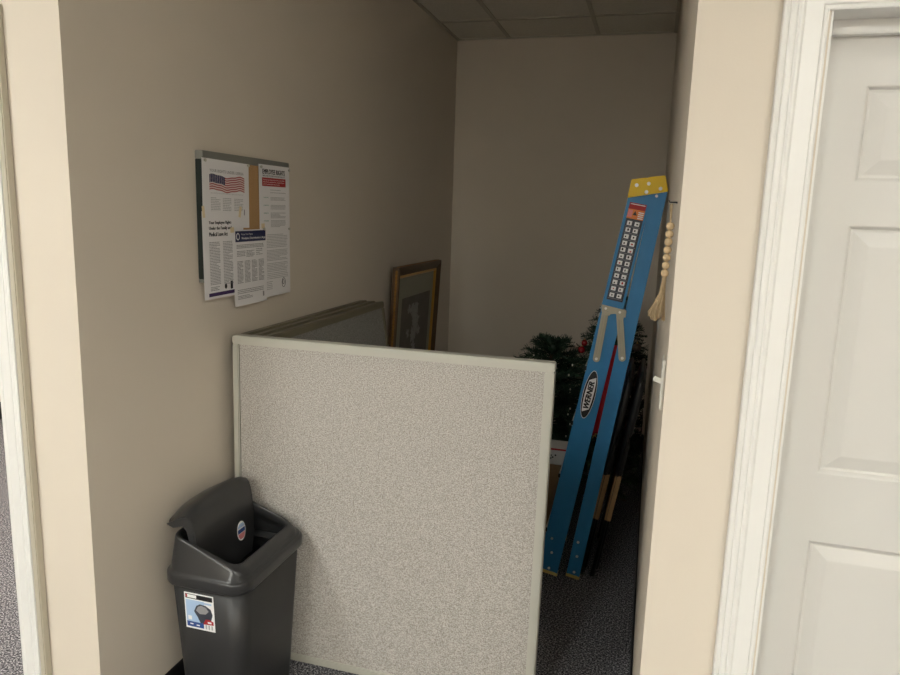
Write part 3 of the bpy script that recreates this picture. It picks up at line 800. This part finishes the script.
# decals on the near front rail
ta = math.atan(.1676)
def rz2(cv, cz): # matrix on the near web: x across the rail, y up along it
    ex = LV*math.cos(ta)-Vector((0, 0, math.sin(ta))); ey = LV*math.sin(ta)+Vector((0, 0, math.cos(ta)))
    return basis(LP(cv, cz, -.0024), ex, ey, -LW)
Mi = rz2(.1175, 1.318)
bm = B(); LWD, LH = .069, .418
box(bm, 0, LWD, 0, LH, 0, .0006, Mi); dec = obj('instruction_decal', bm, DGREY, lad)
Mq = Mi @ Matrix.Translation((0, 0, .0006))
bm = B()
rect(bm, Mq, 0, LH-.026, LWD, LH, .0002, 0); rect(bm, Mq, 0, LH-.066, LWD, LH-.026, .0002, 1); rect(bm, Mq, .004, LH-.007, LWD-.004, LH-.004, .0004, 2)
rect(bm, Mq, .002, LH-.060, .020, LH-.030, .0004, 3)
pts = [(.030, LH-.032), (.022, LH-.050), (.040, LH-.050)]
f = bm.faces.new([bm.verts.new(Mq @ Vector((a, b_, .0004))) for a, b_ in pts]); f.material_index = 4
for k_ in range(4): rect(bm, Mq, .044, LH-.062+k_*.008, .066, LH-.058+k_*.008, .0004, 2)
for r_ in range(12):
    for c in range(2):
        x_, y_ = .008+c*.031, .014+r_*.0282
        rect(bm, Mq, x_, y_, x_+.020, y_+.018, .0003, 2)
        rnd = random.Random(r_*2+c)
        fx, fy = x_+.004+rnd.random()*.004, y_+.003+rnd.random()*.003
        rect(bm, Mq, fx, fy, fx+.004+rnd.random()*.004, fy+.005+rnd.random()*.005, .0005, 4 if rnd.random() < .7 else 0)
    rect(bm, Mq, .004, .008+r_*.0282, LWD-.004, .0098+r_*.0282, .0003, 5)
rect(bm, Mq, .064, .0, .067, .34, .0003, 4)
bmesh.ops.recalc_face_normals(bm, faces=bm.faces)
for f in bm.faces:
    if f.normal.dot(-LW) < 0: f.normal_flip()
obj('decal_print', bm, [RED, ORANGE, WHITE, PINKP, LBLK, INKG], dec)
Mo = rz2(.0715, .888)
bm = B(); disc(bm, Mo, .0280, .112, 0, .0006, 48, 0); disc(bm, Mo, .0262, .109, .0006, .0009, 48, 1)
pts = []
for k_ in range(25):
    y_ = -.074+.148*k_/24; pts.append((.0195*math.sqrt(max(0, 1-(y_/.104)**2)), y_))
prism(bm, [(x_, y_+.012*x_/.0195) for x_, y_ in pts]+[(-x_, y_-.012*x_/.0195) for x_, y_ in reversed(pts)], Mo, .0009, .0012, 0)
Mt = Mo @ Matrix.Rotation(PI/2, 4, 'Z') @ Matrix.Translation((-.064, -.0120, .0012))
text_bm(bm, 'WERNER', Mt, width=.124, height=.025, bold=.02, shear=.25, mi=1, fat=.0013)
obj('logo_decal', bm, [WHITE, LBLK], lad)

# ------------------------------------------------------------------ folded chairs against the right wall
def chair(xb, y0, label):
    t = thing('folding_chair', label, 'folding chair', (xb, y0+.22, 0), 0, 'folded black chairs')
    a = math.atan(.158); s, c = math.sin(a), math.cos(a)
    M = basis((xb, y0, 0), (0, 1, 0), (s, 0, c), (c, 0, -s))
    P = lambda x, u, d=0: M @ Vector((x, u, d))
    w, h = .43, .995
    def U(x0, x1, u0, u1, d, r_, rad=.06):
        pts = [P(x0, u0, d)]
        for k_ in range(7): an = PI-PI/2*k_/6; pts.append(P(x0+rad+rad*math.cos(an), u1-rad+rad*math.sin(an), d))
        for k_ in range(7): an = PI/2-PI/2*k_/6; pts.append(P(x1-rad+rad*math.cos(an), u1-rad+rad*math.sin(an), d))
        pts.append(P(x1, u0, d)); bm = B(); tube(bm, pts, r_, 8); return bm
    obj('back_frame', U(.009, w-.009, .012, h, -.006, .0095), CHTUB, t, smooth=True)
    obj('rear_legs', U(.036, w-.036, .03, .66, .006, .0085, .03), CHTUB, t, smooth=True)
    for x in (.009, w-.009):
        bm = B(); tube(bm, [P(x, .0035, -.006), P(x, .035, -.006)], .012, 10); obj('foot_cap', bm, CHBLK, t)
    bm = B(); tube(bm, [P(.012, .17, -.006), P(w-.012, .17, -.006)], .007, 8); obj('stretcher', bm, CHTUB, t)
    bm = B(); tube(bm, [P(.038, .12, .006), P(w-.038, .12, .006)], .006, 8); obj('stretcher', bm, CHTUB, t)
    def pad(u0, u1, x0, x1, d0, d1, r_, bulge):
        bm = B(); loops = []
        for k_, (ins, d) in enumerate(((.012, d0), (.003, d0+(d1-d0)*.2), (0, (d0+d1)/2), (.003, d0+(d1-d0)*.8), (.012, d1))):
            loops.append([P(x, u, d) for x, u in rrect(x0+ins, x1-ins, u0+ins, u1-ins, r_)])
        loft(bm, loops, True, True); bmesh.ops.recalc_face_normals(bm, faces=bm.faces); return bm
    obj('backrest', pad(.69, .975, .0, w, -.018, .016, .05, .01), CHBLK, t, smooth=True)
    obj('seat_cushion', pad(.500, .665, .004, w-.004, -.017, .017, .03, .01), CHBLK, t, smooth=True)
    Mb = M @ Matrix(((1, 0, 0, 0), (0, 1, 0, 0), (0, 0, 1, 0), (0, 0, 0, 1)))
    bm = B(); prism(bm, [(0, .292), (w, .292), (w, .515), (0, .515)], Mb, -.0145, .0145, bev=.002); obj('seat_board', bm, FIBRE, t)
    return t
chair(-.200, 3.125, 'folded black chair with tan seat board nearest the blue ladder')
chair(-.147, 3.125, 'folded black chair with tan seat board between the other chair and the wall')

# ------------------------------------------------------------------ artificial Christmas trees
def tree(name, label, c, z0, z1, prof, nb, mats, seed, xmax=None):
    t = thing(name, label, 'artificial tree', (c[0], c[1], 0), 0)
    rnd = random.Random(seed)
    bm = B(); tube(bm, [(c[0], c[1], .03), (c[0], c[1], z1-.05)], .012, 8); obj('trunk', bm, BARK, t)
    bm = B()
    for k_ in range(3):
        an = 2*PI*k_/3+.5; tube(bm, [(c[0], c[1], .09), (c[0]+.09*math.cos(an), c[1]+.09*math.sin(an), .03), (c[0]+.15*math.cos(an), c[1]+.15*math.sin(an), .009)], .008, 6)
    obj('stand', bm, BARK, t)
    bm = B()
    for i in range(nb):
        f = (i+.5)/nb; z = z0+(z1-z0)*f
        an = i*2.39996+rnd.random()*.5; r_ = prof(f)*rnd.uniform(.72, 1.08)
        d = Vector((math.cos(an), math.sin(an), rnd.uniform(-.05, .45)+.9*max(0, f-.85)/.15)).normalized()
        p0 = Vector((c[0], c[1], z)); nseg = 5
        side = d.cross(Vector((0, 0, 1))).normalized(); up = side.cross(d)
        def clampx(q):
            if xmax is not None and q.x > xmax: q.x = xmax-(q.x-xmax)*.3
            return q
        for j in range(26):
            u = .25+.75*j/25; b_ = clampx(p0+d*(r_*u)+Vector((0, 0, -.03*u*u)))
            for q in range(2):
                ph = rnd.random()*2*PI; nd = (d*rnd.uniform(.4, .9)+side*math.cos(ph)+up*math.sin(ph)).normalized()
                ln = rnd.uniform(.022, .038); tip = clampx(b_+nd*ln)
                ww = nd.cross(d).normalized()*.0026
                v = [bm.verts.new(b_-ww), bm.verts.new(b_+ww), bm.verts.new(tip+ww*.6), bm.verts.new(tip-ww*.6)]
                g = bm.faces.new(v); g.material_index = 0 if rnd.random() < .6 else 1
        e = clampx(p0+d*r_*.98+Vector((0, 0, -.03)))
        tube(bm, [p0, (p0+e)/2+Vector((0, 0, .01)), e], .0028, 4, mi=1)
    obj('foliage', bm, mats, t)
    return t
LC, RC = (-.55, 4.30), (-.165, 4.02)
lprof = lambda f: .36*(1-.22*f) if f < .72 else .36*(.84-.50*((f-.72)/.28)**1.6)
rprof = lambda f: .24*(1-.10*f) if f < .7 else .24*(.9-.82*((f-.7)/.3))
tree('christmas_tree', 'shorter bushy artificial green tree rising behind the white and brown boxes', LC,   .12, .868, lprof, 330, [NEEDLE, NEEDLE2], 11)
tree('christmas_tree', 'taller slim artificial green tree directly behind the blue ladder', RC, .12, 1.27, rprof, 380, [NEEDLE2, NEEDLE], 12, xmax=.025)
def lights(label, c, z0, z1, prof, n, seed, xmax=None):
    t = thing('string_lights', label, 'string lights', (c[0], c[1], z0), 0, 'string lights on the trees')
    rnd = random.Random(seed); pts = []
    for i in range(n*4):
        f = i/(n*4); an = f*2*PI*6; z = z0+(z1-z0)*f; r_ = prof(f)*1.0
        x = c[0]+r_*math.cos(an); pts.append(Vector((min(x, xmax) if xmax is not None else x, c[1]+r_*math.sin(an), z+rnd.uniform(-.012, .012))))
    bm = B(); tube(bm, pts, .0015, 4); obj('wire', bm, NEEDLE2, t)
    for i in range(0, n*4, 4):
        bm = B(); ball(bm, pts[i]+Vector((0, 0, .008)), .005, 1, sc=(1, 1, 1.5)); obj('bulb', bm, BULB, t)
lights('string of small clear lights wound round the shorter bushy tree', LC, .30, .84, lprof, 36, 5)
lights('string of small clear lights wound round the taller slim tree', RC, .30, 1.16, rprof, 36, 6, .02)
def bauble(x, y, z, r_, m, label):
    t = thing('christmas_bauble', label, 'bauble', (x, y, z-r_), 0, 'baubles on the trees')
    bm = B(); ball(bm, (x, y, z), r_, 3); obj('globe', bm, m, t, smooth=True)
    bm = B(); tube(bm, [(x, y, z+r_*.95), (x, y, z+r_*1.2)], r_*.22, 8); tube(bm, [(x, y, z+r_*1.2), (x, y, z+r_*1.6)], .0012, 4); obj('hanger', bm, GOLDB, t)
bauble(-.313, 3.80, .990, .017, REDB, 'small red bauble on the slim tree, higher of the pair beside the ladder')
bauble(-.325, 3.80, .952, .019, REDB, 'small red bauble on the slim tree, lower of the pair beside the ladder')
bauble(-.036, 3.76, .995, .022, GREYB, 'taupe bauble on the slim tree between the ladder and the wall')
bauble(-.072, 3.76, .820, .015, REDB, 'small dull red bauble just below the gold star above the folded chairs')
def star(x, y, z, r_, label):
    t = thing('star_ornament', label, 'ornament', (x, y, z), 0, 'gold star ornaments')
    bm = B(); Ms = basis((x, y, z), (1, 0, 0), (0, 0, 1), (0, -1, 0)) @ Matrix.Rotation(.3, 4, 'Z')
    pts = []
    for k_ in range(12):
        rr = r_ if k_ % 2 == 0 else r_*.32; pts.append((rr*math.cos(PI*k_/6), rr*math.sin(PI*k_/6)))
    prism(bm, pts, Ms, -.002, .002); obj('star', bm, GOLDB, t)
    bm = B(); tube(bm, [(x, y, z+r_*.9), (x, y+.02, z+r_*1.6)], .0012, 4); obj('hanger', bm, GOLDB, t)
star(-.083, 3.75, .884, .026, 'gold star ornament on the slim tree just above the folded chairs')
star(-.226, 3.74, .502, .024, 'gold star ornament low in the gap between the ladder rails')
# red velvet draped on the slim tree
bm = B(); NU, NV = 16, 20; G = {}
for i in range(NU+1):
    for j in range(NV+1):
        u, v = i/NU, j/NV
        x = -.30+.17*u+.05*v; z = .50+.50*v
        y = 3.735+.016*math.sin(u*14+v*2)+.05*(v)**2*.5
        G[i, j] = bm.verts.new((x, y, z))
for i in range(NU):
    for j in range(NV): bm.faces.new((G[i, j], G[i+1, j], G[i+1, j+1], G[i, j+1]))
o = obj('tree_skirt', bm, VELVET, None, smooth=True, origin=(-.2, 3.74, .5)); md = o.modifiers.new('thickness', 'SOLIDIFY'); md.thickness = .004
tag(o, 'red velvet cloth draped over the slim tree, seen between the ladder rails', 'cloth')
# boxes
t = thing('cardboard_box', 'brown cardboard box on the floor under the white box beside the ladder', 'box', (-.56, 3.74, 0))
bm = B(); box(bm, -.76, -.375, 3.60, 3.86, .001, .352, bev=.002); obj('carton', bm, CARD, t)
bm = B(); box(bm, -.585, -.555, 3.598, 3.862, .3525, .3528); obj('packing_tape', bm, TAPE, t)
t = thing('cardboard_box', 'small white box with a red stripe stacked on the brown box beside the ladder', 'box', (-.44, 3.66, .354))
bm = B(); box(bm, -.56, -.345, 3.604, 3.74, .354, .446, bev=.0015); obj('carton', bm, CARDW, t)
bm = B(); Mw = basis((-.56, 3.6038, .354), (1, 0, 0), (0, 0, 1), (0, -1, 0))
rect(bm, Mw, 0.002, .080, .213, .090, .0003, 0)
for (x_, y_, r_) in ((.118, .058, .006), (.128, .050, .004), (.122, .034, .008), (.136, .040, .005), (.150, .052, .005)): disc(bm, Mw @ Matrix.Translation((x_, y_, 0)), r_, r_, 0, .0005, 10, 1)
obj('box_print', bm, [RED, LBLK], t)

# ------------------------------------------------------------------ on the right wall
t = thing('beaded_tassel', 'wooden bead garland with twine tassel hanging on the wall beside the ladder top', 'tassel', (R-.012, 1.72, 1.43))
ty = 1.72; tx = R-.0115
bm = B(); tube(bm, [(tx, ty, 1.70), (tx, ty, 1.655)], .0017, 6); tube(bm, [(tx-.004, ty+.003, 1.70), (tx-.001, ty, 1.665)], .0014, 5)
tube(bm, [(tx-.001, ty, 1.668), (tx, ty, 1.54)], .0015, 5); obj('cord', bm, JUTE, t)
for k_ in range(7):
    bm = B(); ball(bm, (tx-.0006*k_, ty, 1.649-k_*.0182), .0092, 3); obj('bead', bm, WOODB, t, smooth=True)
bm = B(); rnd = random.Random(9)
tube(bm, [(tx-.004, ty, 1.531), (tx-.004, ty, 1.516)], .0052, 10)
for k_ in range(70):
    an = rnd.random()*2*PI; r_ = math.sqrt(rnd.random())
    ex = tx-.014+min(.0185, r_*.021*math.cos(an)); ey = ty+r_*.024*math.sin(an)
    z1_ = 1.432+rnd.uniform(-.006, .012)+.010*(ex < tx-.028)
    tube(bm, [(tx-.004+.003*r_*math.cos(an), ty+.003*r_*math.sin(an), 1.528), (tx-.006+.006*r_*math.cos(an), ty+.008*r_*math.sin(an), 1.492), (ex, ey, z1_)], .0013, 4)
obj('twine_tassel', bm, JUTE, t)
t = thing('wall_hook', 'small dark nail hook in the wall holding up the beaded garland', 'hook', (R, ty, 1.70))
bm = B(); tube(bm, [(R+.004, ty, 1.703), (tx-.006, ty, 1.703), (tx-.008, ty, 1.708)], .0016, 6); tube(bm, [(R-.0015, ty-.012, 1.701), (R-.0015, ty+.01, 1.704)], .0012, 5); obj('hook', bm, INK, t)
t = thing('light_switch', 'white toggle light switch on the wall below the beaded tassel', 'light switch', (R, 1.62, 1.302))
bm = B(); box(bm, R-.0055, R, 1.585, 1.655, 1.2445, 1.3595, bev=.002); obj('wall_plate', bm, SWITCHM, t)
bm = B(); box(bm, -.017, .004, -.0042, .0042, -.0055, .0055, Matrix.Translation((R-.006, 1.62, 1.304)) @ Matrix.Rotation(math.radians(18), 4, 'Y'), bev=.0015); obj('toggle', bm, SWITCHM, t)
for z in (1.272, 1.332):
    bm = B(); disc(bm, basis((R-.0055, 1.62, z), (0, 1, 0), (0, 0, 1), (-1, 0, 0)), .0035, .0035, -.001, .001, 10); obj('screw', bm, PIN, t)

# ------------------------------------------------------------------ camera
f, yaw, pitch, roll, hgt = 701.75, .2745, .1765, .0312, 1.6648
cy, sy = math.cos(yaw), math.sin(yaw)
fw = Vector((-sy*math.cos(pitch), cy*math.cos(pitch), -math.sin(pitch))); rt = Vector((cy, sy, 0)); up = rt.cross(fw)
r2 = rt*math.cos(roll)+up*math.sin(roll); u2 = -rt*math.sin(roll)+up*math.cos(roll)
cd = bpy.data.cameras.new('camera'); cam = bpy.data.objects.new('camera', cd); COL.objects.link(cam)
cam.matrix_world = basis((0, 0, hgt), r2, u2, -fw)
cd.sensor_width = 36; cd.sensor_fit = 'HORIZONTAL'; cd.lens = 36*f/900; cd.clip_start = .02
SC.camera = cam

# ------------------------------------------------------------------ light and exposure
def lampstr(m, s): m.node_tree.nodes['Principled BSDF'].inputs['Emission Strength'].default_value = s
lampstr(LAMPM, 23.); lampstr(LAMPN, 6.5); lampstr(LAMPFILL, 70.); lampstr(LAMPM2, 42.)
w = bpy.data.worlds.new('world'); SC.world = w; w.use_nodes = True
w.node_tree.nodes['Background'].inputs['Color'].default_value = (.9, .95, 1, 1); w.node_tree.nodes['Background'].inputs['Strength'].default_value = .05
vs = SC.view_settings
vs.view_transform = 'Standard'; vs.look = 'None'; vs.gamma = 1; vs.use_curve_mapping = False; vs.exposure = .06
SC.display_settings.display_device = 'sRGB'
